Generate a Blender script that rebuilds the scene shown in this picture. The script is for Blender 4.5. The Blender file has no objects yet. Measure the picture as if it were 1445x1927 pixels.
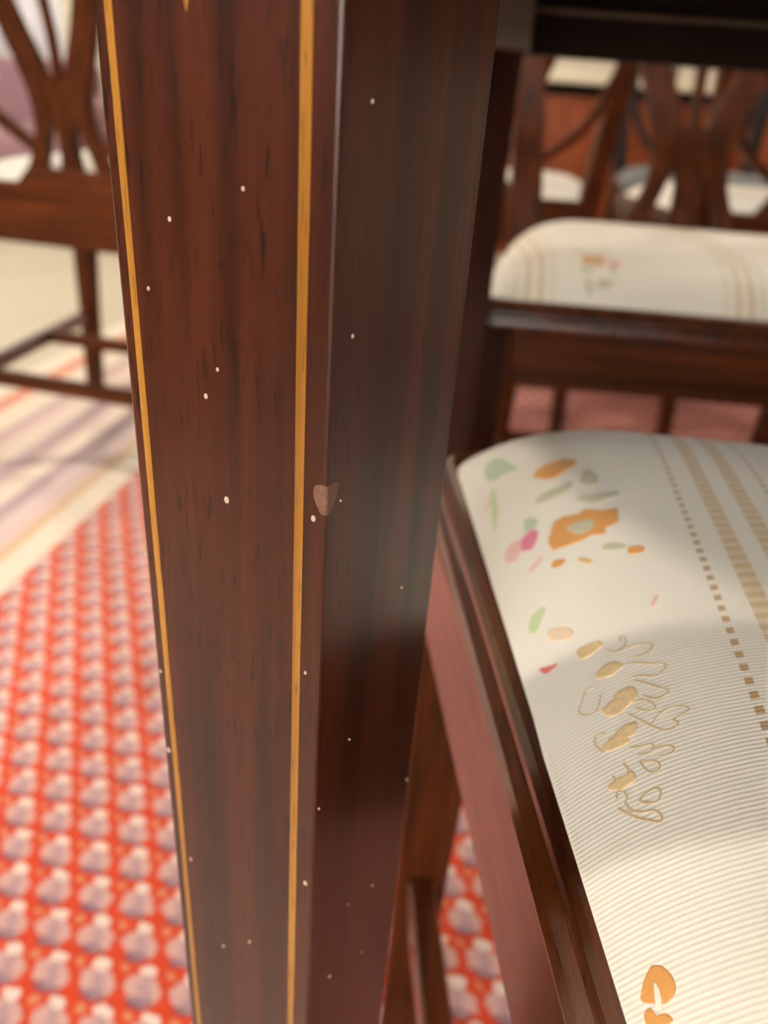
import bpy, bmesh, math, random
from mathutils import Vector, Matrix
random.seed(7)
R = math.radians
sc = bpy.context.scene
col = sc.collection

# ------------------------------------------------------------------ camera
CAM_H, PITCH, ROLL, FPX = .63, 25.8, 4.4, 1600.0
cam_d = bpy.data.cameras.new('camera')
cam = bpy.data.objects.new('camera', cam_d)
col.objects.link(cam)
fw = Vector((0, math.cos(R(PITCH)), -math.sin(R(PITCH))))
rt = Vector((1, 0, 0))
up = rt.cross(fw)
cr = math.cos(R(ROLL)) * rt + math.sin(R(ROLL)) * up
cu = -math.sin(R(ROLL)) * rt + math.cos(R(ROLL)) * up
m = Matrix((cr, cu, -fw)).transposed().to_4x4()
m.translation = (0, 0, CAM_H)
cam.matrix_world = m
cam_d.sensor_fit = 'HORIZONTAL'
cam_d.sensor_width = 36
cam_d.lens = 36 * FPX / 1445
cam_d.clip_start = .01
cam_d.dof.use_dof = True
cam_d.dof.focus_distance = .198
cam_d.dof.aperture_fstop = 12.5
sc.camera = cam

# ------------------------------------------------------------------ world, lights, exposure
w = bpy.data.worlds.new('sky')
sc.world = w
w.use_nodes = True
w.node_tree.nodes['Background'].inputs[0].default_value = (1, .955, .88, 1)
w.node_tree.nodes['Background'].inputs[1].default_value = 8.0
sc.view_settings.view_transform = 'Standard'
sc.view_settings.look = 'None'
sc.view_settings.gamma = 1
sc.view_settings.use_curve_mapping = False
sc.view_settings.exposure = EXPOSURE = 0.7
WARM = (1, .90, .76)
CEIL = 2.62
#        x     y    watts  radius
LAMPS = [(.10, .30, 7, .14), (-2.9, 1.0, 62, .12), (-1.6, 2.3, 15, .10), (1.5, 2.8, 12, .10), (2.4, .7, 5, .10), (-1.5, 3.9, 13, .10)]

# ------------------------------------------------------------------ helpers
def nt(name):
    mt = bpy.data.materials.new(name)
    mt.use_nodes = True
    t = mt.node_tree
    return mt, t, t.nodes['Principled BSDF']

class G:
    """tiny wrapper that chains math nodes"""
    def __init__(s, t): s.t = t
    def node(s, kind, **kw):
        n = s.t.nodes.new(kind)
        for k, v in kw.items(): setattr(n, k, v)
        return n
    def m(s, op, a, b=None, c=None):
        n = s.node('ShaderNodeMath', operation=op)
        for i, v in enumerate((a, b, c)):
            if v is None: continue
            if isinstance(v, (int, float)): n.inputs[i].default_value = v
            else: s.t.links.new(v, n.inputs[i])
        return n.outputs[0]
    def step(s, x, lo, hi):
        n = s.node('ShaderNodeMapRange', interpolation_type='SMOOTHSTEP')
        s.t.links.new(x, n.inputs[0])
        n.inputs[1].default_value = lo; n.inputs[2].default_value = hi
        return n.outputs[0]
    def mix(s, f, a, b, blend='MIX'):
        n = s.node('ShaderNodeMix', data_type='RGBA', blend_type=blend)
        if isinstance(f, (int, float)): n.inputs[0].default_value = f
        else: s.t.links.new(f, n.inputs[0])
        for i, v in ((6, a), (7, b)):
            if isinstance(v, tuple): n.inputs[i].default_value = (*v[:3], 1)
            else: s.t.links.new(v, n.inputs[i])
        return n.outputs[2]
    def noise(s, vec, scale, detail=3, rough=.5):
        n = s.node('ShaderNodeTexNoise')
        if vec is not None: s.t.links.new(vec, n.inputs['Vector'])
        n.inputs['Scale'].default_value = scale
        n.inputs['Detail'].default_value = detail
        n.inputs['Roughness'].default_value = rough
        return n.outputs[0]
    def obj(s): return s.node('ShaderNodeTexCoord').outputs['Object']
    def map(s, vec, scale):
        n = s.node('ShaderNodeMapping')
        s.t.links.new(vec, n.inputs[0]); n.inputs['Scale'].default_value = scale
        return n.outputs[0]
    def sep(s, vec):
        n = s.node('ShaderNodeSeparateXYZ'); s.t.links.new(vec, n.inputs[0])
        return n.outputs
    def ramp(s, f, stops):
        n = s.node('ShaderNodeValToRGB')
        e = n.color_ramp.elements
        while len(e) < len(stops): e.new(.5)
        for q, (p, c) in zip(e, stops): q.position = p; q.color = (*c, 1)
        s.t.links.new(f, n.inputs[0])
        return n.outputs[0]
    def bump(s, h, strength, dist, bsdf):
        n = s.node('ShaderNodeBump')
        n.inputs['Strength'].default_value = strength; n.inputs['Distance'].default_value = dist
        s.t.links.new(h, n.inputs['Height']); s.t.links.new(n.outputs[0], bsdf.inputs['Normal'])

def wood(name, dark, light, axis='z', rough=.38, coat=.3, grain=95, spec=.22):
    mt, t, b = nt(name); g = G(t)
    s = {'x': (3, grain, grain), 'y': (grain, 3, grain), 'z': (grain, grain, 3)}[axis]
    v = g.map(g.obj(), s)
    n1 = g.noise(v, 1, 5, .6)
    s2 = tuple(k * 9 if k > 3 else 90 for k in s)
    n2 = g.noise(g.map(g.obj(), s2), 1, 4, .65)
    n3 = g.noise(g.obj(), 9, 2)
    c = g.ramp(n1, [(.34, dark), (.64, light)])
    pores = g.step(n2, .56, .68)
    c = g.mix(g.m('MULTIPLY', pores, .85), c, tuple(k * .35 for k in dark))
    c = g.mix(g.m('MULTIPLY', g.step(n3, .35, .75), .35), c, tuple(k * .6 for k in dark))
    t.links.new(c, b.inputs['Base Color'])
    b.inputs['Roughness'].default_value = rough
    b.inputs['Specular IOR Level'].default_value = spec
    b.inputs['Coat Weight'].default_value = coat
    b.inputs['Coat Roughness'].default_value = .2
    g.bump(n2, .05, .0004, b)
    return mt

def plain(name, c, rough=.6, metal=0, var=.12, scale=60, sheen=0):
    mt, t, b = nt(name); g = G(t)
    n = g.noise(g.obj(), scale, 4)
    t.links.new(g.mix(n, tuple(k * (1 - var) for k in c), tuple(min(1, k * (1 + var)) for k in c)), b.inputs['Base Color'])
    b.inputs['Roughness'].default_value = rough
    b.inputs['Metallic'].default_value = metal
    if sheen:
        b.inputs['Sheen Weight'].default_value = sheen
        b.inputs['Sheen Roughness'].default_value = .5
    return mt

def emit(name, c, s):
    mt, t, b = nt(name)
    b.inputs['Base Color'].default_value = (*c, 1)
    b.inputs['Emission Color'].default_value = (*c, 1)
    b.inputs['Emission Strength'].default_value = s
    return mt

def link(name, me, mat, parent=None, smooth=False):
    o = bpy.data.objects.new(name, me)
    col.objects.link(o)
    if mat: me.materials.append(mat)
    if smooth:
        for p in me.polygons: p.use_smooth = True
    if parent: o.parent = parent
    return o

def tag(o, label=None, cat=None, group=None, kind=None):
    for k, v in (('label', label), ('category', cat), ('group', group), ('kind', kind)):
        if v: o[k] = v
    return o

def thing(name, label, cat, loc=(0, 0, 0), rz=0, group=None):
    o = bpy.data.objects.new(name, None)
    o.empty_display_size = .1
    col.objects.link(o)
    o.location = loc; o.rotation_euler = (0, 0, rz)
    return tag(o, label, cat, group)

class MB:
    """collects vertices and faces of one mesh"""
    def __init__(s): s.v = []; s.f = []
    def add(s, vs, fs):
        n = len(s.v); s.v += [tuple(p) for p in vs]; s.f += [tuple(i + n for i in f) for f in fs]
        return s
    def box(s, x0, x1, y0, y1, z0, z1):
        return s.add([(x, y, z) for z in (z0, z1) for y in (y0, y1) for x in (x0, x1)],
                     [(0, 2, 3, 1), (4, 5, 7, 6), (0, 1, 5, 4), (2, 6, 7, 3), (0, 4, 6, 2), (1, 3, 7, 5)])
    def loft(s, rings, cap=True, closed=False):
        k = len(rings[0]); vs = [p for r in rings for p in r]; fs = []
        n = len(rings)
        for i in range(n if closed else n - 1):
            a, b = i * k, ((i + 1) % n) * k
            for j in range(k):
                fs.append((a + j, a + (j + 1) % k, b + (j + 1) % k, b + j))
        if cap and not closed:
            fs.append(tuple(range(k))[::-1]); fs.append(tuple(range((n - 1) * k, n * k)))
        return s.add(vs, fs)
    def bar(s, pts, a, b, side):
        """square-section sweep; a = size along 'side', b = size across; sizes may be lists"""
        pts = [Vector(p) for p in pts]; side = Vector(side).normalized(); rings = []
        for i, p in enumerate(pts):
            d = (pts[min(i + 1, len(pts) - 1)] - pts[max(i - 1, 0)]).normalized()
            u = (side - d * side.dot(d)).normalized(); v = d.cross(u)
            A = (a[i] if isinstance(a, (list, tuple)) else a) / 2
            B = (b[i] if isinstance(b, (list, tuple)) else b) / 2
            c = .18
            rings.append([p + u * A * x + v * B * y for x, y in ((-1 + c, -1), (1 - c, -1), (1, -1 + c), (1, 1 - c), (1 - c, 1), (-1 + c, 1), (-1, 1 - c), (-1, -1 + c))])
        return s.loft(rings)
    def tube(s, pts, r, n=10):
        pts = [Vector(p) for p in pts]; rings = []
        for i, p in enumerate(pts):
            d = (pts[min(i + 1, len(pts) - 1)] - pts[max(i - 1, 0)]).normalized()
            u = d.orthogonal().normalized(); v = d.cross(u)
            q = r[i] if isinstance(r, (list, tuple)) else r
            rings.append([p + (u * math.cos(6.2832 * k / n) + v * math.sin(6.2832 * k / n)) * q for k in range(n)])
        return s.loft(rings)
    def build(s, name, mat, parent=None, smooth=False):
        me = bpy.data.meshes.new(name)
        me.from_pydata(s.v, [], s.f)
        bm = bmesh.new(); bm.from_mesh(me)
        bmesh.ops.recalc_face_normals(bm, faces=bm.faces)
        bm.to_mesh(me); bm.free()
        return link(name, me, mat, parent, smooth)

def bevel(o, w=.002, n=2):
    md = o.modifiers.new('bevel', 'BEVEL'); md.width = w; md.segments = n; md.limit_method = 'ANGLE'
    return o

def chaikin(p, n=2, closed=True):
    for _ in range(n):
        q = []
        r = range(len(p)) if closed else range(len(p) - 1)
        if not closed: q.append(p[0])
        for i in r:
            a, b = p[i], p[(i + 1) % len(p)]
            q += [tuple(.75 * x + .25 * y for x, y in zip(a, b)), tuple(.25 * x + .75 * y for x, y in zip(a, b))]
        if not closed: q.append(p[-1])
        p = q
    return p

def spline(pts, n=6):
    """Catmull-Rom through tuples"""
    out = []
    for i in range(len(pts) - 1):
        p0, p1, p2, p3 = pts[max(i - 1, 0)], pts[i], pts[i + 1], pts[min(i + 2, len(pts) - 1)]
        for k in range(n):
            t = k / n
            out.append(tuple(.5 * (2 * b + (c - a) * t + (2 * a - 5 * b + 4 * c - d) * t * t + (3 * b - a - 3 * c + d) * t ** 3) for a, b, c, d in zip(p0, p1, p2, p3)))
    out.append(pts[-1])
    return out

# ------------------------------------------------------------------ materials
MD, ML = (.0120, .0023, .0009), (.060, .0118, .0037)
M = {}
for ax in 'xyz':
    M['mah_' + ax] = wood('mahogany_' + ax, MD, ML, ax)
    M['chair_' + ax] = wood('chair_mahogany_' + ax, (.020, .0042, .0011), (.105, .0245, .0052), ax, .3 if ax == 'y' else .36, .9 if ax == 'y' else 0, 120, .14)
    M['black_' + ax] = wood('ebonised_' + ax, (.006, .004, .004), (.016, .010, .008), ax, .35)
M['raw'] = wood('bare_wood', (.12, .095, .07), (.20, .16, .12), 'x', .8, 0)
M['shaded_wood'] = wood('shaded_underside', (.010, .006, .005), (.022, .012, .009), 'x', .8, 0)  # near-black tone puts the shade on apron and frieze into the colour
M['inlay'] = wood('satinwood', (.19, .073, .009), (.34, .155, .025), 'z', .35, .3, 220)
M['chip'] = plain('chipped_wood', (.12, .050, .030), .8, var=.75, scale=900)
M['speck'] = plain('pale_speck', (.40, .29, .22), .7)

def fabric_mat(name, base, stripes=True):
    mt, t, b = nt(name); g = G(t)
    P = g.obj(); x, y, z = g.sep(P)
    rib = g.m('SINE', g.m('MULTIPLY', y, 6.2832 / .00135))
    c = g.mix(g.step(rib, -.7, .9), tuple(k * .88 for k in base), base)
    if stripes:
        xs = g.m('ADD', x, g.m('MULTIPLY', g.m('SUBTRACT', .32, y), .03))
        d = g.m('SUBTRACT', g.m('FRACT', g.m('ADD', g.m('DIVIDE', g.m('ADD', xs, .1662), .19), 10.5)), .5)
        a = g.m('MULTIPLY', g.m('ABSOLUTE', d), .19)
        bars = g.step(g.m('SINE', g.m('MULTIPLY', y, 6.2832 / .0056)), -.25, .15)
        band = g.m('MULTIPLY', g.step(a, .0029, .0033), g.m('SUBTRACT', 1, g.step(a, .0084, .0088)))
        dot = g.m('MULTIPLY', g.step(a, .0153, .0156), g.m('SUBTRACT', 1, g.step(a, .0174, .0177)))
        near = g.m('MULTIPLY', band, g.m('ADD', .42, g.m('MULTIPLY', bars, .33)))
        c = g.mix(near, c, (.50, .30, .09))
        c = g.mix(g.m('MULTIPLY', g.m('MULTIPLY', dot, bars), .85), c, (.36, .20, .05))
        # faint woven tone
        c = g.mix(g.m('MULTIPLY', g.noise(g.map(P, (30, 30, 30)), 1, 3), .12), c, (.62, .58, .50))
    t.links.new(c, b.inputs['Base Color'])
    b.inputs['Roughness'].default_value = .5
    b.inputs['Sheen Weight'].default_value = .25
    b.inputs['Sheen Roughness'].default_value = .4
    g.bump(rib, .16, .0003, b)
    return mt
M['fabric'] = fabric_mat('cream_silk', (.76, .72, .635))
M['fabric_grey'] = fabric_mat('grey_silk', (.10, .105, .11), False)
for k, c in dict(orange=(.60, .27, .06), gold=(.58, .36, .12), green=(.42, .50, .36), palegreen=(.46, .56, .30), olive=(.46, .44, .30), pink=(.60, .16, .24),
                 palepink=(.70, .42, .40), yellow=(.62, .46, .16), tan=(.52, .40, .24), cream=(.74, .68, .55), red=(.62, .14, .12), peach=(.70, .52, .36)).items():
    M['th_' + k] = plain('thread_' + k, c, .55, var=.18, scale=1400, sheen=.2)
# seat embroidery, in the seat's own coordinates (metres)
LINE_ART = [[(-.2178,.2197),(-.2159,.217),(-.2133,.2176),(-.2122,.2204),(-.213,.223),(-.2139,.2228),(-.2138,.2204)],
 [(-.2148,.217),(-.2114,.217),(-.2087,.2164),(-.2061,.2155),(-.2068,.2127),(-.2088,.2114),(-.212,.2124)],
 [(-.2138,.2107),(-.2107,.2092),(-.2078,.207),(-.204,.2054),(-.2052,.2027),(-.2075,.2012),(-.2103,.2037),(-.2134,.2044)],
 [(-.2125,.2029),(-.2098,.1999),(-.2071,.1968),(-.2049,.1949),(-.2066,.1932),(-.2086,.193),(-.2113,.1961)],
 [(-.2139,.1951),(-.2114,.1947),(-.2093,.1919),(-.2091,.1895),(-.211,.1897),(-.2136,.1929)],
 [(-.2153,.1916),(-.2124,.187),(-.2108,.1843),(-.2083,.1811),(-.206,.181),(-.2048,.1824),(-.206,.1839)],
 [(-.2107,.185),(-.2094,.187),(-.2063,.1887),(-.203,.1877),(-.2016,.1858),(-.2034,.1849),(-.206,.1839)],
 [(-.2164,.1804),(-.2138,.1789),(-.2119,.1791),(-.2111,.1775),(-.2123,.176),(-.2149,.177)],
 [(-.2117,.1766),(-.2094,.1766),(-.2074,.1757),(-.2073,.1737),(-.2089,.1735),(-.2107,.1738)],
 [(-.2147,.1749),(-.2141,.1718),(-.2126,.1696),(-.2109,.17),(-.2109,.1722),(-.2125,.1738),(-.2143,.1739)],
 [(-.2163,.1636),(-.2149,.1648),(-.2122,.1652),(-.2116,.163),(-.2128,.1608),(-.2152,.1621),(-.2163,.1636)],
 [(-.2186,.1626),(-.2163,.16),(-.2138,.1595),(-.2124,.157),(-.2128,.155),(-.2149,.1569),(-.218,.16),(-.2206,.1644)],
 [(-.2204,.1671),(-.2206,.1692),(-.2189,.1683),(-.2183,.1659),(-.2192,.1649),(-.2178,.1613)],
 [(-.2216,.2069),(-.2242,.2079),(-.2255,.2037),(-.2267,.2005),(-.2238,.1974),(-.2217,.1983),(-.2208,.2029)],
 [(-.2209,.1887),(-.2228,.1898),(-.2239,.1881),(-.2223,.1831),(-.2209,.1831),(-.2202,.1865)],
 [(-.2182,.1765),(-.2171,.1736),(-.2182,.1714),(-.22,.1711),(-.2207,.1743)]]
TUFTS = [(-.222,.2229),(-.218,.211),(-.2151,.1984),(-.2178,.1962),(-.2163,.1859),(-.2189,.184),(-.2191,.1709)]
PETALS = {'big':[(-.2308,.2961),(-.2275,.3011),(-.2213,.3023),(-.2144,.301),(-.2049,.296),(-.2085,.2853),(-.2128,.2794),(-.222,.2813),(-.2284,.2835)],
 'bigc':[(-.2241,.2943),(-.218,.2952),(-.2138,.2916),(-.2159,.285),(-.2216,.2873)],
 'top':[(-.2327,.3406),(-.2311,.3482),(-.2248,.3503),(-.2183,.349),(-.2156,.3431),(-.2205,.337),(-.2265,.3354)],
 'leaf1':[(-.2172,.3245),(-.2148,.3323),(-.2113,.3337),(-.2091,.3222),(-.2119,.3185)],
 'leaf2':[(-.2346,.3207),(-.2328,.325),(-.2237,.3268),(-.2186,.3276),(-.2208,.3204),(-.2282,.3178)],
 'leaf3':[(-.2196,.3141),(-.2119,.3111),(-.2008,.3098),(-.2061,.3055),(-.2134,.3036)],
 'pink':[(-.2391,.2936),(-.2389,.3015),(-.2351,.3045),(-.2325,.3018),(-.2331,.2934),(-.2361,.2907)],
 'pink2':[(-.2445,.2929),(-.2439,.3036),(-.2389,.3028),(-.2383,.2938),(-.2413,.2893)],
 'or1':[(-.2299,.2735),(-.2287,.2772),(-.2253,.2746),(-.2255,.2715),(-.2282,.2715)],
 'or2':[(-.2065,.2656),(-.2054,.2691),(-.2008,.267),(-.2012,.2637),(-.2048,.2631)],
 'ol':[(-.222,.2711),(-.2199,.2716),(-.2165,.2659),(-.2183,.2649)],
 'gr1':[(-.2514,.3634),(-.2521,.3813),(-.2459,.3766),(-.2379,.3578),(-.2433,.359),(-.2486,.3586)],
 'gr2':[(-.238,.3116),(-.2356,.3142),(-.2326,.3087),(-.2336,.3033),(-.2374,.3048)],
 'yel':[(-.2631,.4021),(-.2616,.4209),(-.2552,.4341),(-.2551,.4195),(-.2596,.3972)],
 'gr3':[(-.2379,.2496),(-.2362,.2553),(-.2323,.2549),(-.2331,.2501),(-.236,.2433)],
 'peach':[(-.2334,.2403),(-.232,.2435),(-.225,.2356),(-.2252,.2314),(-.2299,.2339)],
 'dot':[(-.2044,.2329),(-.2018,.2376),(-.2011,.2361),(-.2033,.2316)],
 'gr4':[(-.2499,.3557),(-.2477,.3502),(-.2467,.328),(-.248,.3163),(-.2493,.3354)],
 'or3':[(-.2531,.3403),(-.2494,.3482),(-.2493,.3417),(-.2516,.3385)],
 'pk3':[(-.2375,.2798),(-.232,.2839),(-.2317,.2815),(-.2357,.2768)],
 'gr5':[(-.2141,.2733),(-.211,.2752),(-.2059,.2708),(-.207,.2673),(-.213,.2703)]}
SCROLL = [(-.2181,.1229),(-.2177,.1264),(-.216,.1294),(-.2142,.1292),(-.2125,.126),(-.2124,.1222),(-.2137,.1205),(-.2145,.121),(-.2137,.126),(-.215,.1273),(-.216,.1259),(-.2163,.1217),(-.2163,.1193),(-.2147,.1195),(-.2135,.1179),(-.2137,.1166),(-.2172,.117),(-.2178,.1205)]
SCROLL_IN = [(-.2157,.1256),(-.2147,.1254),(-.2146,.1203),(-.2157,.1203)]
RED_TIP = [(-.2356,.2284),(-.2327,.2255),(-.2301,.2248),(-.2329,.2227),(-.2342,.2241)]

# ------------------------------------------------------------------ the setting
def struct(name, mb, mat, smooth=False, parent=None):
    o = mb.build(name, mat, parent, smooth)
    if not parent: o['kind'] = 'structure'
    return o
X0, X1, Y0, Y1, FZ = -4.2, 3.6, -2.7, 5.2, -.008
mt, t, b = nt('cream_carpet'); g = G(t)
t.links.new(g.mix(g.noise(g.obj(), 2.2, 4), (.44, .39, .30), (.54, .49, .39)), b.inputs['Base Color'])
b.inputs['Roughness'].default_value = .9
g.bump(g.noise(g.obj(), 400, 2), .3, .002, b)
M['floor'] = mt
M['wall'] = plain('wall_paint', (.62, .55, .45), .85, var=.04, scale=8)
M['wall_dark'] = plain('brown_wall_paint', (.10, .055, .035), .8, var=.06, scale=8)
M['ceil'] = plain('ceiling_paint', (.78, .75, .70), .9, var=.03, scale=8)
M['trim'] = plain('white_trim', (.75, .72, .66), .5, var=.03)
struct('floor', MB().box(X0, X1, Y0, Y1, -.1, FZ), M['floor'])
struct('ceiling', MB().box(X0, X1, Y0, Y1, CEIL, CEIL + .1), M['ceil'])
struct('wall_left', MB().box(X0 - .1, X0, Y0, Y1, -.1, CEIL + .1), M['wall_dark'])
struct('wall_right', MB().box(X1, X1 + .1, Y0, Y1, -.1, CEIL + .1), M['wall'])
VX0, VX1, VZ0, VZ1 = -2.6, .9, .45, 2.25
wr = MB().box(X0 - .1, VX0, Y0 - .1, Y0, -.1, CEIL + .1).box(VX1, X1 + .1, Y0 - .1, Y0, -.1, CEIL + .1)
wr.box(VX0, VX1, Y0 - .1, Y0, -.1, VZ0).box(VX0, VX1, Y0 - .1, Y0, VZ1, CEIL + .1)
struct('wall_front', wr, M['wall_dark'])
WX0, WX1, WZ0, WZ1 = -3.0, -1.72, .62, 2.1
wb = MB()
wb.box(X0 - .1, WX0, Y1, Y1 + .1, -.1, CEIL + .1).box(WX1, X1 + .1, Y1, Y1 + .1, -.1, CEIL + .1)
wb.box(WX0, WX1, Y1, Y1 + .1, -.1, WZ0).box(WX0, WX1, Y1, Y1 + .1, WZ1, CEIL + .1)
struct('wall_back', wb, M['wall'])
for nm, a in (('back', (X0, X1, Y1 - .015, Y1, FZ, .11)), ('left', (X0, X0 + .015, Y0, Y1 - .015, FZ, .11)), ('right', (X1 - .015, X1, Y0, Y1 - .015, FZ, .11))):
    struct('baseboard_' + nm, MB().box(*a), M['trim'])
mt, t, b = nt('window_glass')
b.inputs['Base Color'].default_value = (1, 1, 1, 1); b.inputs['Roughness'].default_value = 0
b.inputs['Transmission Weight'].default_value = 1; b.inputs['IOR'].default_value = 1.02
M['glass'] = mt
wf = MB()
for a in ((WX0, WX0 + .05, WZ0, WZ1), (WX1 - .05, WX1, WZ0, WZ1), (WX0 + .05, WX1 - .05, WZ0, WZ0 + .05), (WX0 + .05, WX1 - .05, WZ1 - .05, WZ1), ((WX0 + WX1) / 2 - .02, (WX0 + WX1) / 2 + .02, WZ0 + .05, WZ1 - .05)):
    wf.box(a[0], a[1], Y1 + .02, Y1 + .08, a[2], a[3])
win = struct('window_1', wf, M['trim'])
for a, c in ((WX0 + .05, (WX0 + WX1) / 2 - .02), ((WX0 + WX1) / 2 + .02, WX1 - .05)):
    MB().box(a, c, Y1 + .045, Y1 + .05, WZ0 + .05, WZ1 - .05).build('pane', M['glass'], win)
vf = MB()
xs = [VX0 + (VX1 - VX0) * k / 4 for k in range(5)]
for k in xs: vf.box(k - .025 if k > VX0 else k, k + .025 if k < VX1 else k, Y0 - .08, Y0 - .02, VZ0, VZ1)
vf.box(VX0, VX1, Y0 - .079, Y0 - .021, VZ0, VZ0 + .05).box(VX0, VX1, Y0 - .079, Y0 - .021, VZ1 - .05, VZ1)
fill_win = struct('fill_window', vf, M['trim'])  # unseen window added behind the camera to fill the seat with light
for a, c in zip(xs, xs[1:]): MB().box(a + .025, c - .025, Y0 - .05, Y0 - .045, VZ0 + .05, VZ1 - .05).build('pane', M['glass'], fill_win)
MB().box(WX0 - .04, WX1 + .04, Y1 - .06, Y1 + .02, WZ0 - .03, WZ0).build('window_sill', M['trim'], win)

# unseen ceiling lamps; all after the first two are added to brighten the room
M['lamp_rim'] = plain('lamp_rim', (.7, .68, .62), .4, .6)
WHERE = ['above the inlaid table', 'over the far left side, by the left wall', 'added over the striped border of the rug', 'added above the chairs that face the sideboard', 'added over the right end of the inlaid table', 'added near the curtained window']
for (lx, ly, wt, rad), where in zip(LAMPS, WHERE):
    l = thing('unseen_ceiling_lamp', 'unseen round flush ceiling lamp ' + where, 'ceiling lamp', (lx, ly, CEIL), 0, 'round ceiling lamps')
    ring = []
    for rr, zz in ((rad, 0), (rad + .03, 0), (rad + .03, -.03), (rad + .012, -.04), (rad, -.03)):
        ring.append([(rr * math.cos(a * .19635), rr * math.sin(a * .19635), zz) for a in range(32)])
    MB().loft(ring, cap=False, closed=True).build('rim', M['lamp_rim'], l, True)
    MB().loft([[(rad * math.cos(a * .19635), rad * math.sin(a * .19635), zz) for a in range(32)] for zz in (-.012, -.022)]).build('diffuser', emit('lamp_glow', WARM, 3), l)
    ld = bpy.data.lights.new('lamp_light', 'AREA'); ld.shape = 'DISK'; ld.size = rad * 2; ld.energy = wt; ld.color = WARM
    lo = bpy.data.objects.new('lamp_light', ld); col.objects.link(lo); lo.location = (lx, ly, CEIL - .05)

# ------------------------------------------------------------------ rug
RUG_AZ = R(-7.3)
def rl(v):  # world direction -> rug direction
    c, s = math.cos(-RUG_AZ), math.sin(-RUG_AZ)
    return (c * v[0] - s * v[1], s * v[0] + c * v[1])
A, B = rl((.0368, -.0037)), rl((-.0133, .038))
det = A[0] * B[1] - A[1] * B[0]
mt, t, b = nt('red_boteh_rug'); g = G(t)
P = g.obj(); x, y, z = g.sep(P)
nz = g.noise(g.map(P, (1, 1, 1)), 130, 2); nz2 = g.noise(g.map(P, (1, 1, .9)), 117, 2)
wx = g.m('ADD', x, g.m('MULTIPLY', g.m('SUBTRACT', nz, .5), .010))
wy = g.m('ADD', y, g.m('MULTIPLY', g.m('SUBTRACT', nz2, .5), .010))
RUG_END = -.66
lin = lambda a, c: g.m('ADD', g.m('MULTIPLY', wx, a), g.m('MULTIPLY', wy, c))
pu = lin(B[1] / det, -B[0] / det); pv = lin(-A[1] / det, A[0] / det)
fv = g.m('SUBTRACT', g.m('FRACT', g.m('ADD', pv, 100)), .5)
fu = g.m('SUBTRACT', g.m('SUBTRACT', g.m('FRACT', g.m('ADD', pu, 100)), .5), g.m('MULTIPLY', fv, .18))
def ell(cx, cy, rx, ry):
    a = g.m('DIVIDE', g.m('SUBTRACT', fu, cx), rx); c = g.m('DIVIDE', g.m('SUBTRACT', fv, cy), ry)
    return g.m('SQRT', g.m('ADD', g.m('MULTIPLY', a, a), g.m('MULTIPLY', c, c)))
inside = lambda d, s=.12: g.m('SUBTRACT', 1, g.step(d, 1 - s, 1 + s))
c = g.mix(g.noise(P, 60, 3), (.52, .032, .004), (.68, .060, .007))
c = g.mix(g.m('MULTIPLY', inside(ell(-.44, .30, .11, .10), .4), .7), c, (.62, .30, .16))
c = g.mix(g.m('MULTIPLY', inside(ell(-.08, -.43, .2, .11), .3), .85), c, (.16, .05, .09))
c = g.mix(inside(ell(-.01, -.10, .40, .35)), c, (.58, .31, .28))
c = g.mix(g.m('MULTIPLY', inside(ell(-.06, -.37, .27, .12), .4), .85), c, (.17, .07, .12))
c = g.mix(g.m('MULTIPLY', inside(ell(.02, -.08, .13, .30), .6), .75), c, (.33, .19, .24))
c = g.mix(inside(ell(.07, .33, .20, .14)), c, (.74, .60, .52))
wv = g.noise(P, 420, 2)
motif = g.m('MAXIMUM', inside(ell(-.01, -.10, .40, .35)), inside(ell(.07, .33, .20, .14)))
c = g.mix(g.m('MULTIPLY', g.m('MULTIPLY', g.step(wv, .42, .66), motif), .45), c, (.70, .52, .46))
# border: guard stripes, measured from the inner edge outwards
edge = g.m('MINIMUM', x, g.m('SUBTRACT', y, RUG_END))
bd = g.m('DIVIDE', g.m('MULTIPLY', g.m('ADD', edge, g.m('MULTIPLY', g.m('SUBTRACT', nz, .5), .012)), -1), .48)
CR, PK, MV, OR, GD = (.74, .64, .50), (.66, .46, .42), (.40, .25, .28), (.66, .17, .07), (.60, .38, .16)
bc = g.ramp(bd, [(0, CR), (.095, CR), (.105, GD), (.125, GD), (.14, PK), (.23, (.62, .50, .47)), (.25, MV), (.29, MV), (.32, CR), (.40, PK), (.44, MV), (.47, (.50, .36, .36)), (.52, CR), (.60, PK), (.64, MV), (.68, CR), (.78, CR), (.82, OR), (.86, OR), (.89, CR), (1, CR)])
bc = g.mix(g.m('MULTIPLY', g.noise(P, 35, 3), .35), bc, (.58, .48, .46))
c = g.mix(g.step(edge, -.003, .003), bc, c)
t.links.new(c, b.inputs['Base Color'])
b.inputs['Roughness'].default_value = .95
b.inputs['Sheen Weight'].default_value = .12; b.inputs['Sheen Roughness'].default_value = .45
g.bump(g.noise(P, 900, 2), .5, .002, b)
M['rug'] = mt
rug = MB().box(-.48, 2.35, RUG_END - .48, 2.1, FZ, 0).build('rug', M['rug'])
rug.location = (-.503, .958, 0); rug.rotation_euler = (0, 0, RUG_AZ)
tag(rug, 'red woven rug with rows of small paisley motifs and a pale striped border', 'rug')
RZ = 0

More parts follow.
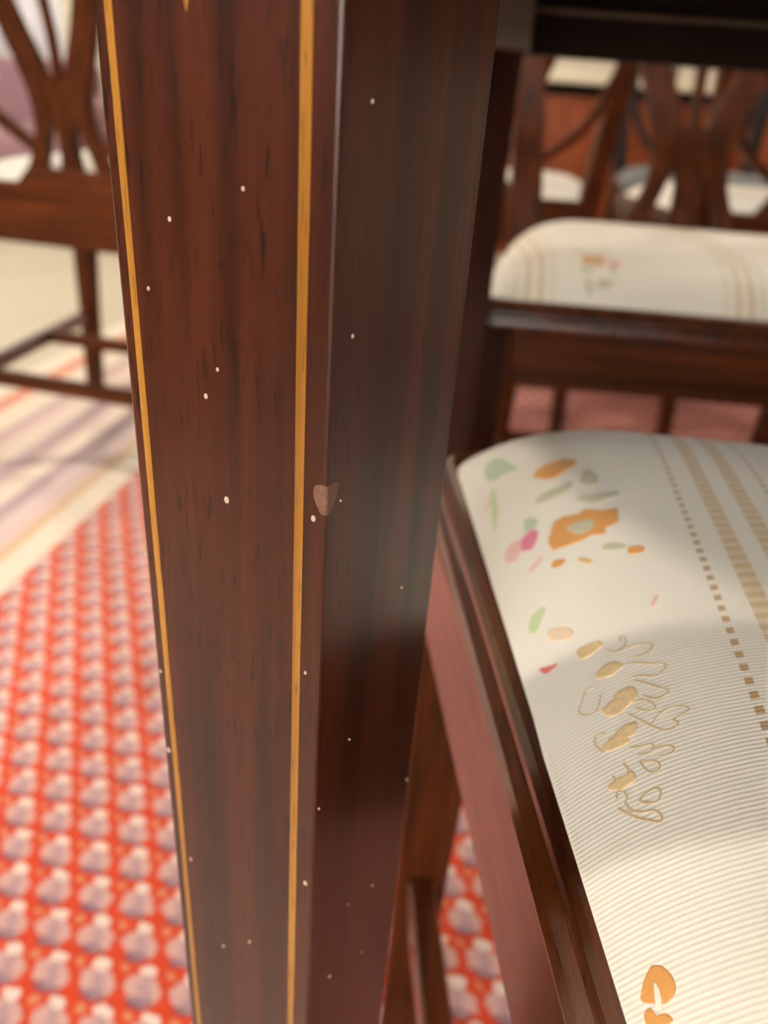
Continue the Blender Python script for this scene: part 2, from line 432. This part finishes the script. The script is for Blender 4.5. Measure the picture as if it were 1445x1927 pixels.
# ------------------------------------------------------------------ inlaid table
T_AZ, L_ANG, T_R = R(-6.7), R(23.2), .32
nl = Vector((-T_R * math.sin(L_ANG), -T_R * math.cos(L_ANG)))
rot = lambda v, a: Vector((math.cos(a) * v[0] - math.sin(a) * v[1], math.sin(a) * v[0] + math.cos(a) * v[1]))
t_org = Vector((-.0248, .2082)) - rot(nl, T_AZ)
table = thing('inlaid_table', 'dark mahogany table on tapering square legs with pale string inlay', 'table', (t_org.x, t_org.y, RZ), T_AZ)
ZB, ZT = .672 - RZ, .74 - RZ
T_END = 1.25
def dcurve(r, n=24):
    """outline with one round end: near side, round end, far side, square end"""
    p = [(T_END + (r - T_R), -r)] + [(-r * math.sin(math.pi * k / n), -r * math.cos(math.pi * k / n)) for k in range(n + 1)] + [(T_END + (r - T_R), r)]
    return p
ap = MB(); o_, i_ = dcurve(T_R + .012), dcurve(T_R - .008)
ap.loft([[(*a, ZB), (*a, ZT), (*c_, ZT), (*c_, ZB)] for a, c_ in zip(o_, i_)], closed=True)
ap.build('apron', M['shaded_wood'], table)
lp = MB(); o_, i_ = dcurve(T_R + .0126), dcurve(T_R + .0105)
lp.loft([[(*a, ZB + .004), (*a, ZT), (*c_, ZT), (*c_, ZB + .004)] for a, c_ in zip(o_, i_)], closed=True)
lp.build('apron_veneer', M['mah_x'], table)
tp = MB(); rings = []
for e, zz in ((0.036, ZT), (.043, ZT + .004), (.045, ZT + .011), (.043, ZT + .018), (.036, ZT + .022)):
    rings.append([(*p, zz) for p in dcurve(T_R + e)])
tp.loft(rings); tp.build('tabletop', M['mah_x'], table)
bo, bi = dcurve(T_R - .008, 48)[33:], dcurve(T_R - .0125, 48)[33:]
MB().loft([[(*a, .7015 - RZ), (*a, .7055 - RZ), (*c_, .7055 - RZ), (*c_, .7015 - RZ)] for a, c_ in zip(bo, bi)]).build('batten', M['raw'], table)

def leg_geo(z):  # centre drift and size of the tapered leg
    k = (.66 - RZ - z) / .34
    return .0037 * k, .062 - .0104 * k
def make_leg(px, py_, ang):
    mb = MB(); rings = []
    for z in [0, .1, .2, .3, .4, .5, .6, ZT]:
        dx, s = leg_geo(z); h = s / 2; c_ = .0009
        d2 = (dx * (1 if px < .6 else -1), 0)
        ring = []
        for sx, sy in ((-1, -1), (1, -1), (1, 1), (-1, 1)):
            for a, b_ in ((c_, 0), (c_ * .3, c_ * .3), (0, c_)):
                q = (sx * (h - a), sy * (h - b_))
                ring.append(q)
        # order corners consistently
        ring = sorted(ring, key=lambda q: math.atan2(q[1], q[0]))
        rings.append([(*(Vector((px, py_)) + rot(q, ang) + Vector(d2)), z) for q in ring])
    mb.loft(rings)
    return mb.build('leg', M['mah_z'], table, True)
legs = [make_leg(nl.x, nl.y, -L_ANG), make_leg(nl.x, -nl.y, L_ANG + math.pi), make_leg(1.18, -.295, 0), make_leg(1.18, .295, math.pi)]
for l in legs:
    for p in l.data.polygons: p.use_smooth = False
# face frames of the near leg: n1 = inlaid face, n2 = plain face on its right
def lp_pt(face, tt, z, out=0.0):
    dx, s = leg_geo(z)
    if face == 'F': q = (tt * s, -s / 2 - out)
    else: q = (s / 2 + out, tt * s)
    v = nl + rot(q, -L_ANG) + Vector((dx, 0))
    return (v.x, v.y, z)
near = legs[0]
def strip(tc, wd):
    mb = MB(); rings = []
    for k in range(29):
        z = .03 + (.664 - RZ - .03) * k / 28
        j = .004 * (random.random() - .5)
        hw = wd / 2 * (1 + .10 * (random.random() - .5))
        rings.append([lp_pt('F', tc + hw * a + j * .3, z, o) for a, o in ((-1, -.0005), (1, -.0005), (1, .00012), (-1, .00012))])
    mb.loft(rings)
    return mb.build('string_inlay', M['inlay'], near)
strip(.077 - .5, .036); strip(.876 - .5, .043)
hk = MB(); rings = []
for z, hw in ((.6425, .002), (.6445, .012), (.648, .028), (.654, .045), (.662, .05), (.668, .03)):
    rings.append([lp_pt('F', .417 - .5 + hw * a, z - RZ, o) for a, o in ((-1, -.0005), (1, -.0005), (1, .00012), (-1, .00012))])
hk.loft(rings).build('husk_inlay', M['inlay'], near)
# chip on the corner: an irregular bare patch folded round the edge
ch = MB(); rings = []
for z, a, b_ in ((.5468, .478, -.474), (.5478, .466, -.462), (.549, .456, -.448), (.5505, .447, -.436), (.552, .444, -.425), (.5532, .452, -.418), (.5538, .472, -.44)):
    z -= RZ
    j = lambda k: k + .006 * (random.random() - .5)
    ap_ = [lp_pt('F', j(a), z, .00015), lp_pt('F', (a + .478) / 2, z, .00018), lp_pt('F', .4965, z, .0002)]
    bp_ = [lp_pt('R', -.4965, z, .0002), lp_pt('R', (b_ - .478) / 2, z, .00018), lp_pt('R', j(b_), z, .00015)]
    rings.append(ap_ + bp_ + [lp_pt('F', .45, z, -.004)])
ch.loft(rings).build('chip', M['chip'], near)
sp = MB()
FS = [(.129, .6123), (-.209, .6041), (-.342, .5882), (-.077, .5665), (-.012, .5736), (.01, .5418), (.445, .545), (.425, .5017), (-.473, .4791), (-.368, .4081), (.066, .3866), (-.147, .3758), (.457, .428), (-.469, .4502), (-.497, .517)]
RS = [(-.376, .5857), (-.405, .5484), (-.228, .4717), (-.331, .6296), (.161, .5099), (.468, .4275), (-.468, .457), (-.122, .3998), (-.281, .3747), (.095, .3641), (.154, .3938)]
for f, L in (('F', FS), ('R', RS)):
    for i, (tt, z) in enumerate(L):
        r = (.00058 if f == 'F' else .00036) * (.7 + .7 * random.random())
        rings = []
        for o, q in ((-.0002, 1), (.0002, .9), (.0004, .4)):
            rings.append([lp_pt(f, tt + r * q * math.cos(k * 1.0472) / .055, z - RZ + 1.35 * r * q * math.sin(k * 1.0472), o) for k in range(6)])
        sp.loft(rings)
tag(sp.build('specks', M['speck'], near), kind='stuff')
# pale corner block glued behind the far leg
MB().box(nl.x + .012, nl.x + .046, -nl.y - .045, T_R - .0085, .672 - RZ, ZT).build('corner_block', M['raw'], table)

# ------------------------------------------------------------------ chairs
FW, RW, DEP, INS = .275, .21, .43, .004
CEN = (0, .215)
def rounded(ins, rf, rr, n=8):
    P = [(-RW + ins, ins), (RW - ins, ins), (FW - ins, DEP - ins), (-FW + ins, DEP - ins)]; RR = [rr, rr, rf, rf]; out = []
    for i in range(4):
        p, a, c_ = Vector(P[i]), Vector(P[i - 1]), Vector(P[(i + 1) % 4])
        u, v = (a - p).normalized(), (c_ - p).normalized()
        ang = math.acos(u.dot(v)); r = RR[i]
        c0 = p + (u + v).normalized() * (r / math.sin(ang / 2))
        s, e = p + u * (r / math.tan(ang / 2)) - c0, p + v * (r / math.tan(ang / 2)) - c0
        a0 = math.atan2(s.y, s.x); d = (math.atan2(e.y, e.x) - a0 + math.pi) % (2 * math.pi) - math.pi
        out += [(c0.x + r * math.cos(a0 + d * k / n), c0.y + r * math.sin(a0 + d * k / n)) for k in range(n + 1)]
    return out
SEAT_O = rounded(INS, .03, .02)
def gauge(x, y):
    dx, dy = x - CEN[0], y - CEN[1]
    for i in range(len(SEAT_O)):
        ax, ay = SEAT_O[i][0] - CEN[0], SEAT_O[i][1] - CEN[1]
        q = SEAT_O[(i + 1) % len(SEAT_O)]; bx, by = q[0] - CEN[0], q[1] - CEN[1]
        dt = ax * by - ay * bx
        if abs(dt) < 1e-12: continue
        s, u = (dx * by - dy * bx) / dt, (ax * dy - ay * dx) / dt
        if s >= -1e-9 and u >= -1e-9: return s + u
    return 0
def zs(s): return .463 + .038 * (1 - min(1, s) ** 6) + .008 * (1 - min(1, s) ** 12)
def dome(x, y): return zs(gauge(x, y))

def seat_mesh():
    pts = []
    for i in range(len(SEAT_O)):
        a, c_ = SEAT_O[i], SEAT_O[(i + 1) % len(SEAT_O)]
        n = max(1, int(math.dist(a, c_) / .012))
        pts += [(a[0] + (c_[0] - a[0]) * k / n, a[1] + (c_[1] - a[1]) * k / n) for k in range(n)]
    rings = [[(x, y, .452) for x, y in pts]]
    for s in (1, .995, .985, .97, .95, .925, .9, .87, .84, .8, .75, .7, .6, .5, .35, .2, .05):
        rings.append([(CEN[0] + (x - CEN[0]) * s, CEN[1] + (y - CEN[1]) * s, zs(s)) for x, y in pts])
    return MB().loft(rings)

POST = [(-.050, 0), (-.022, .16), (.004, .32), (.014, .44), (.006, .52), (-.022, .68), (-.060, .84), (-.085, .95)]
def back_y(z):
    for (a, za), (b_, zb) in zip(POST, POST[1:]):
        if z <= zb: return a + (b_ - a) * max(0, (z - za) / (zb - za))
    return POST[-1][0]
def post_x(z): return RW - .017 + (0 if z < .45 else .085 * (z - .45) if z < .75 else .0255 - .12 * (z - .75))
def rib(mb, pts, th):
    """a flat sawn rib lying in the raked plane of the back; pts = (x, z, width)"""
    pts = spline(pts, 4); rings = []
    for i, (x, z, wd) in enumerate(pts):
        a, c_ = pts[max(i - 1, 0)], pts[min(i + 1, len(pts) - 1)]
        d = Vector((c_[0] - a[0], c_[1] - a[1])).normalized(); n = Vector((-d.y, d.x)) * wd / 2
        y = back_y(z)
        rings.append([(x + n.x * k, back_y(z + n.y * k) + th / 2 * s + .004, z + n.y * k) for k, s in ((-1, -1), (1, -1), (1, 1), (-1, 1))])
    return mb.loft(rings)

def decal(name, poly, mat, parent, dx=0, dy=0, h=.00018):
    poly = chaikin([(x + dx, y + dy) for x, y in poly], 1)
    cx = sum(p[0] for p in poly) / len(poly); cy = sum(p[1] for p in poly) / len(poly)
    poly = chaikin([(cx + (x - cx) * f, cy + (y - cy) * f) for (x, y) in poly for f in (1 + .30 * (random.random() - .5),)], 1)
    rings = []
    for s, hh in ((1, -.0003), (1, h * .6), (.93, h), (.6, h), (.25, h), (.02, h)):
        r = []
        for x, y in poly:
            x, y = cx + (x - cx) * s, cy + (y - cy) * s
            r.append((x, y, dome(x, y) + hh))
        rings.append(r)
    return MB().loft(rings).build(name, mat, parent, True)

KIND = dict(big=('flower', 'orange'), bigc=('flower_heart', 'olive'), top=('flower', 'orange'), leaf1=('leaf', 'olive'), leaf2=('leaf', 'olive'), leaf3=('leaf', 'olive'), pink=('bud', 'pink'), pink2=('bud', 'palepink'), or1=('bud', 'orange'), or2=('bud', 'orange'),
            ol=('leaf', 'gold'), gr1=('leaf', 'green'), gr2=('leaf', 'green'), yel=('flower', 'yellow'), gr3=('leaf', 'palegreen'), peach=('flower', 'peach'), dot=('petal', 'palepink'), gr4=('stem', 'palegreen'), or3=('bud', 'peach'), pk3=('petal', 'palepink'), gr5=('leaf', 'olive'))

def embroider(seat, dx=0, dy=0, full=True):
    for k, poly in PETALS.items():
        if max(gauge(x + dx, y + dy) for x, y in poly) > .985: continue
        nm, c_ = KIND[k]
        if k == 'big':  # lobed petals round the big flower
            q = []
            pp = chaikin(poly, 1)
            cx = sum(p[0] for p in pp) / len(pp); cy = sum(p[1] for p in pp) / len(pp)
            for i, p in enumerate(pp):
                f = 1.07 if i % 2 else .88
                q.append((cx + (p[0] - cx) * f, cy + (p[1] - cy) * f))
            poly = q
        decal(nm, poly, M['th_' + c_], seat, dx, dy, .0003 if k == 'bigc' else .00018)
    if not full: return
    ln = MB()
    for L in LINE_ART:
        p = chaikin(L, 2, False); rings = []
        for i, (x, y) in enumerate(p):
            a, c_ = p[max(i - 1, 0)], p[min(i + 1, len(p) - 1)]
            d = Vector((c_[0] - a[0], c_[1] - a[1])); d = d.normalized() if d.length > 0 else Vector((1, 0))
            n = Vector((-d.y, d.x)) * .00024
            rings.append([(x + n.x * k, y + n.y * k, dome(x + n.x * k, y + n.y * k) + o) for k, o in ((-1, -.0002), (1, -.0002), (1, .00015), (-1, .00015))])
        ln.loft(rings)
    ln.build('flower_outline', M['th_tan'], seat)
    for i, (x, y) in enumerate(TUFTS):
        r = .0034 if i < 4 else .0028
        decal('tuft', [(x + r * (.8 + .5 * random.random()) * math.cos(k * .7854), y + .85 * r * (.8 + .5 * random.random()) * math.sin(k * .7854)) for k in range(8)], M['tuft'], seat)
    decal('scroll', SCROLL[:8], M['th_orange'], seat, -.0032, -.0045)
    decal('scroll', SCROLL[11:], M['th_orange'], seat, -.0032, -.0045)
    decal('scroll_heart', SCROLL_IN, M['th_cream'], seat, -.0032, -.0045, .0003)
    decal('petal', RED_TIP, M['th_red'], seat)
M['tuft'] = plain('thread_faint', (.68, .50, .28), .6, var=.3, scale=900)

def chair(label, loc, rz, group=None, wide=1, brace=False, wd='chair', fab='fabric', name='dining_chair', flowers=(), oval=False):
    c = thing(name, label, 'chair', loc, rz, group)
    c.scale = (wide, 1, 1)
    wx_, wy_, wz_ = (M[wd + '_' + a] for a in 'xyz')
    for s in (-1, 1):
        mb = MB(); rings = []
        for z, a in ((0, .029), (.2, .034), (.375, .041), (.434, .041)):
            ox, oy = s * FW, DEP
            rings.append([(ox - s * (.001 + a * u), oy - .001 - a * v, z) for u, v in ((.06, 0), (.94, 0), (1, .06), (1, .94), (.94, 1), (.06, 1), (0, .94), (0, .06))])
        mb.loft(rings).build('leg', wz_, c)
    for s in (-1, 1):
        zz = [z for _, z in spline(POST, 4)]
        pts = [(s * post_x(z), y, z) for y, z in spline(POST, 4)]
        w_ = [.027 + .011 * min(1, z / .4) - (.004 * max(0, (z - .5) / .45)) for z in zz]
        MB().bar(pts, w_, [k + .002 for k in w_], (1, 0, 0)).build('rear_post', wz_, c)
        for v in c.children[-1].data.vertices: v.co.z = max(0, v.co.z)
    # seat rails with the reeded moulding above them
    for s in (-1, 1):
        a, b_ = Vector((s * (RW - .001), .03)), Vector((s * (FW - .001), DEP - .044))
        n = Vector((s, 0)) * -.022
        MB().add([(a.x, a.y, .381), (b_.x, b_.y, .381), (b_.x + n.x, b_.y, .381), (a.x + n.x, a.y, .381), (a.x, a.y, .436), (b_.x, b_.y, .436), (b_.x + n.x, b_.y, .436), (a.x + n.x, a.y, .436)],
                 [(0, 1, 2, 3), (4, 5, 6, 7), (0, 1, 5, 4), (1, 2, 6, 5), (2, 3, 7, 6), (3, 0, 4, 7)]).build('side_rail', wy_, c)
    MB().box(-FW + .043, FW - .043, DEP - .026, DEP - .001, .381, .436).build('front_rail', wx_, c)
    MB().box(-RW + .034, RW - .034, -.006, .022, .385, .476).build('rear_rail', wx_, c)
    PR = [(-.018, .4365), (.0030, .4365), (.0058, .439), (.0068, .4432), (.0056, .4475), (.0026, .4500), (.0008, .4510), (.0006, .4520), (.0022, .4530), (.0034, .4550), (.0032, .4580), (.0014, .4612), (-.0012, .4636), (-.0045, .4650), (-.018, .4650)]
    path = rounded(0, .020, .001)
    path = path[18:36]                     # front right corner round to front left
    path = [(RW - .001, .034)] + path + [(-RW + .001, .034)]
    rings = []
    for i, p in enumerate(path):
        a, b_ = path[max(i - 1, 0)], path[min(i + 1, len(path) - 1)]
        d = Vector((b_[0] - a[0], b_[1] - a[1])).normalized(); n = Vector((d.y, -d.x))
        rings.append([(p[0] + n.x * o, p[1] + n.y * o, z) for o, z in PR])
    MB().loft(rings).build('reeded_moulding', wy_, c, False)
    # stretchers
    ry = back_y(.165)
    for s in (-1, 1):
        MB().bar([(s * (FW - .017), DEP - .03, .165), (s * (RW - .018), ry + .006, .165)], .017, .026, (1, 0, 0)).build('side_stretcher', wy_, c)
    xm = (FW + RW) / 2 - .024
    MB().bar([(-xm, .22, .166), (xm, .22, .166)], .024, .017, (0, 0, 1)).build('cross_stretcher', wx_, c)
    MB().bar([(-RW + .03, ry, .158), (RW - .03, ry, .158)], .026, .017, (0, 0, 1)).build('rear_stretcher', wx_, c)
    # back
    sp_ = MB()
    if oval:
        pts = [(.185 * math.sin(k * .2618) , .725 - .21 * math.cos(k * .2618), .022) for k in range(25)]
        rib(sp_, pts, .022)
        for x in (-.07, 0, .07):
            rib(sp_, [(x * .5, .53, .014), (x, .70, .012), (x * .6, .92, .014)], .012)
        sp_.build('oval_back', wz_, c)
    else:
        for s in (-1, 1):
            rib(sp_, [(s * .064, .488, .030), (s * .050, .52, .023), (s * .037, .56, .023), (s * .031, .60, .036), (s * .040, .64, .038), (s * .055, .68, .036), (s * .075, .74, .034), (s * .094, .80, .030), (s * .105, .87, .026), (s * .092, .935, .026)], .017)
        rib(sp_, [(0, .486, .040), (0, .52, .028), (0, .56, .030), (0, .60, .056), (0, .625, .030)], .016)
        rib(sp_, [(0, .615, .014), (.003, .66, .012), (0, .75, .011), (-.003, .85, .011), (0, .95, .014)], .012)
        sp_.build('splat', wz_, c)
        MB().loft([[(-.092, .0 - .004, .476), (.092, -.004, .476), (.092, .024, .476), (-.092, .024, .476)], [(-.080, -.002, .490), (.080, -.002, .490), (.080, .022, .490), (-.080, .022, .490)], [(-.072, .001, .500), (.072, .001, .500), (.072, .020, .500), (-.072, .020, .500)]]).build('shoe', wx_, c)
        cr_ = MB()
        rib(cr_, [(-post_x(.93) - .008, .925, .036), (-.13, .945, .04), (-.06, .968, .044), (0, .975, .046), (.06, .968, .044), (.13, .945, .04), (post_x(.93) + .008, .925, .036)], .022)
        cr_.build('crest_rail', wx_, c)
        if brace:
            br = MB()
            for s in (-1, 1):
                rib(br, [(s * .045, .520, .016), (s * .10, .556, .016), (s * .145, .592, .016), (s * .180, .640, .017), (s * (post_x(.74) - .004), .735, .018)], .016)
            br.build('curved_brace', wz_, c)
    st = seat_mesh().build('seat', M[fab], c, True)
    for f in flowers: embroider(st, *f)
    return c

chair('cream silk seated dining chair drawn up beside the inlaid table leg, floral stripes', (.2735, -.017, RZ), R(-3.7), flowers=[(0, 0, True), (.19, .03, False)])
chair('cream seated dining chair facing the table from its far side, plain pierced splat', (.375, 1.25, RZ), R(178), wide=1.07, flowers=[(.38, .085, False), (.19, .06, False)])
chair('dining chair standing alone where the rug border meets the cream carpet, back turned', (-.518, 1.375, RZ), R(-13.5), brace=True)
chair('dining chair with curved back brace standing back to back with the table chair', (.165, 1.80, RZ), R(0), brace=True)
chair('dining chair with curved back brace facing the black oval-backed chair before the sideboard', (.783, 1.80, RZ), R(0), brace=True)
chair('black framed chair with open oval back and dark grey seat before the sideboard', (.84, 2.87, RZ), R(180), wd='black', fab='fabric_grey', name='oval_back_chair', oval=True)

# ------------------------------------------------------------------ sideboard
M['marble'] = plain('cream_marble', (.72, .64, .48), .3, var=.08, scale=14)
M['side'] = wood('red_mahogany', (.16, .035, .010), (.36, .09, .028), 'z', .3, .4, 60)
M['brass'] = plain('brass', (.70, .50, .20), .3, 1)
sb = thing('sideboard', 'reddish mahogany sideboard with a cream marble top against the back', 'sideboard', (.25, 3.34, FZ))
SW = 2.2
for x in (0, SW - .06):
    for y in (0, .40): MB().add([(x + .03 + sx * a, y + .03 + sy * a, z) for z, a in ((0, .018), (.14, .03)) for sx, sy in ((-1, -1), (1, -1), (1, 1), (-1, 1))], [(0, 1, 2, 3), (4, 5, 6, 7), (0, 1, 5, 4), (1, 2, 6, 5), (2, 3, 7, 6), (3, 0, 4, 7)]).build('leg', M['side'], sb)
bevel(MB().box(0, SW, .015, .46, .14, .695).build('body', M['side'], sb))
MB().box(.01, SW - .01, .04, .45, .695, .735).build('frieze', M['shaded_wood'], sb)  # dark strip painted for the shade beneath the marble top
bevel(MB().box(-.03, SW + .03, -.02, .48, .735, .785).build('marble_top', M['marble'], sb), .006, 3)
for k in range(4):
    a = .03 + k * (SW - .06) / 4; e = a + (SW - .06) / 4 - .012
    d = bevel(MB().box(a, e, .003, .015, .17, .67).build('door', M['side'], sb))
    pn = MB().loft([[(a + i, y, .17 + i), (e - i, y, .17 + i), (e - i, y, .67 - i), (a + i, y, .67 - i)] for i, y in ((.06, .003), (.066, -.004), (.09, -.006))]).build('panel', M['side'], d)
    MB().tube([(a + .04 if k % 2 else e - .04, .004, .44), (a + .04 if k % 2 else e - .04, -.012, .44), (a + .04 if k % 2 else e - .04, -.022, .44)], [.006, .006, .011]).build('knob', M['brass'], d, True)

# ------------------------------------------------------------------ sofa and curtain under the window
mt, t, b = nt('lilac_floral'); g = G(t)
v = g.node('ShaderNodeTexVoronoi'); t.links.new(g.obj(), v.inputs['Vector']); v.inputs['Scale'].default_value = 13
cc = g.mix(g.noise(g.obj(), 7, 3), (.20, .14, .20), (.38, .18, .17))
cc = g.mix(g.m('SUBTRACT', 1, g.step(v.outputs['Distance'], .16, .24)), cc, (.80, .62, .66))
t.links.new(cc, b.inputs['Base Color']); b.inputs['Roughness'].default_value = .8
M['lilac'] = mt
so = thing('sofa', 'low lilac and pink patterned sofa in front of the curtained window', 'sofa', (-2.74, 3.95, FZ), R(-6))
def cushion(nm, x0, x1, y0, y1, z0, z1, r=.05):
    o = MB().box(x0, x1, y0, y1, z0, z1).build(nm, M['lilac'], so); bevel(o, r, 5)
    for p in o.data.polygons: p.use_smooth = True
    return o
cushion('base', 0, 1.3, 0, .75, .10, .28, .02)
for x in (.15, .66): cushion('seat_cushion', x, x + .50, .0, .58, .285, .42)
cushion('backrest', .15, 1.16, .585, .75, .285, .70)
for x in (0, 1.165): cushion('armrest', x, x + .14, 0, .75, .285, .56)
for x in (.05, 1.25):
    for y in (.06, .69): MB().tube([(x, y, 0), (x, y, .10)], [.018, .026]).build('leg', M['chair_z'], so, True)

mt, t, b = nt('lace'); g = G(t)
v = g.node('ShaderNodeTexVoronoi'); t.links.new(g.obj(), v.inputs['Vector']); v.inputs['Scale'].default_value = 22
t.links.new(g.mix(g.step(v.outputs['Distance'], .2, .5), (.80, .74, .60), (.64, .58, .45)), b.inputs['Base Color'])
b.inputs['Roughness'].default_value = .85
M['lace'] = mt
cu_ = thing('lace_curtain', 'long cream lace curtain hanging at the right side of the window', 'curtain', (-1.86, Y1 - .18, 0))
rings = []
for z in (.03, .6, 1.2, 1.8, 2.2):
    f = [(k * .016, .025 * math.sin(k * .85) * (1.1 - z * .2)) for k in range(56)]
    rings.append([(x, y - .003, z) for x, y in f] + [(x, y + .003, z) for x, y in f[::-1]])
MB().loft(rings).build('lace_panel', M['lace'], cu_, True)
MB().tube([(-1.3, .0, 2.22), (1.05, .0, 2.22)], .014).build('curtain_rod', M['brass'], cu_, True)

# ------------------------------------------------------------------ unseen chest, added as a dark reflection for the inlaid leg
cd_ = thing('added_chest', 'unseen dark mahogany chest of four drawers added for reflections left of the rug', 'chest', (-1.72, -.55, FZ), R(68))
bevel(MB().box(-.75, .75, -.25, .25, .09, .98).build('body', M['mah_x'], cd_), .004)
bevel(MB().box(-.78, .78, -.28, .26, .98, 1.01).build('top', M['mah_x'], cd_), .006, 3)
for sx in (-.70, .62):
    for sy in (-.24, .17): bevel(MB().box(sx, sx + .08, sy, sy + .07, 0, .09).build('foot', M['mah_z'], cd_), .01)
for k in range(4):
    z0 = .12 + k * .215
    d = bevel(MB().box(-.71, .71, -.265, -.25, z0, z0 + .195).build('drawer', M['mah_x'], cd_))
    for x in (-.42, .42): MB().tube([(x, -.264, z0 + .1), (x, -.28, z0 + .1), (x, -.292, z0 + .1)], [.008, .008, .016]).build('knob', M['brass'], d, True)

# sheer panel added over the rest of the window to dim it
mt, t, b = nt('sheer_voile'); g = G(t)
df, tr, mx = g.node('ShaderNodeBsdfDiffuse'), g.node('ShaderNodeBsdfTranslucent'), g.node('ShaderNodeMixShader')
cc = g.mix(g.noise(g.map(g.obj(), (14, 14, 3)), 1, 4), (.62, .60, .62), (.80, .79, .82))
t.links.new(cc, df.inputs[0]); t.links.new(cc, tr.inputs[0]); mx.inputs[0].default_value = .16
t.links.new(df.outputs[0], mx.inputs[1]); t.links.new(tr.outputs[0], mx.inputs[2])
t.links.new(mx.outputs[0], t.nodes['Material Output'].inputs[0])
M['voile'] = mt
vo = thing('dimming_curtain', 'whitish sheer voile curtain added to dim the bright window', 'curtain', (-3.06, Y1 - .065, 0))
rings = []
for z in (.35, .9, 1.5, 2.19):
    f = [(k * .014, .010 * math.sin(k * .9)) for k in range(88)]
    rings.append([(x, y - .002, z) for x, y in f] + [(x, y + .002, z) for x, y in f[::-1]])
MB().loft(rings).build('voile_panel', M['voile'], vo, True)
MB().tube([(-.05, 0, 2.195), (1.28, 0, 2.195)], .006).build('curtain_wire', M['brass'], vo, True)
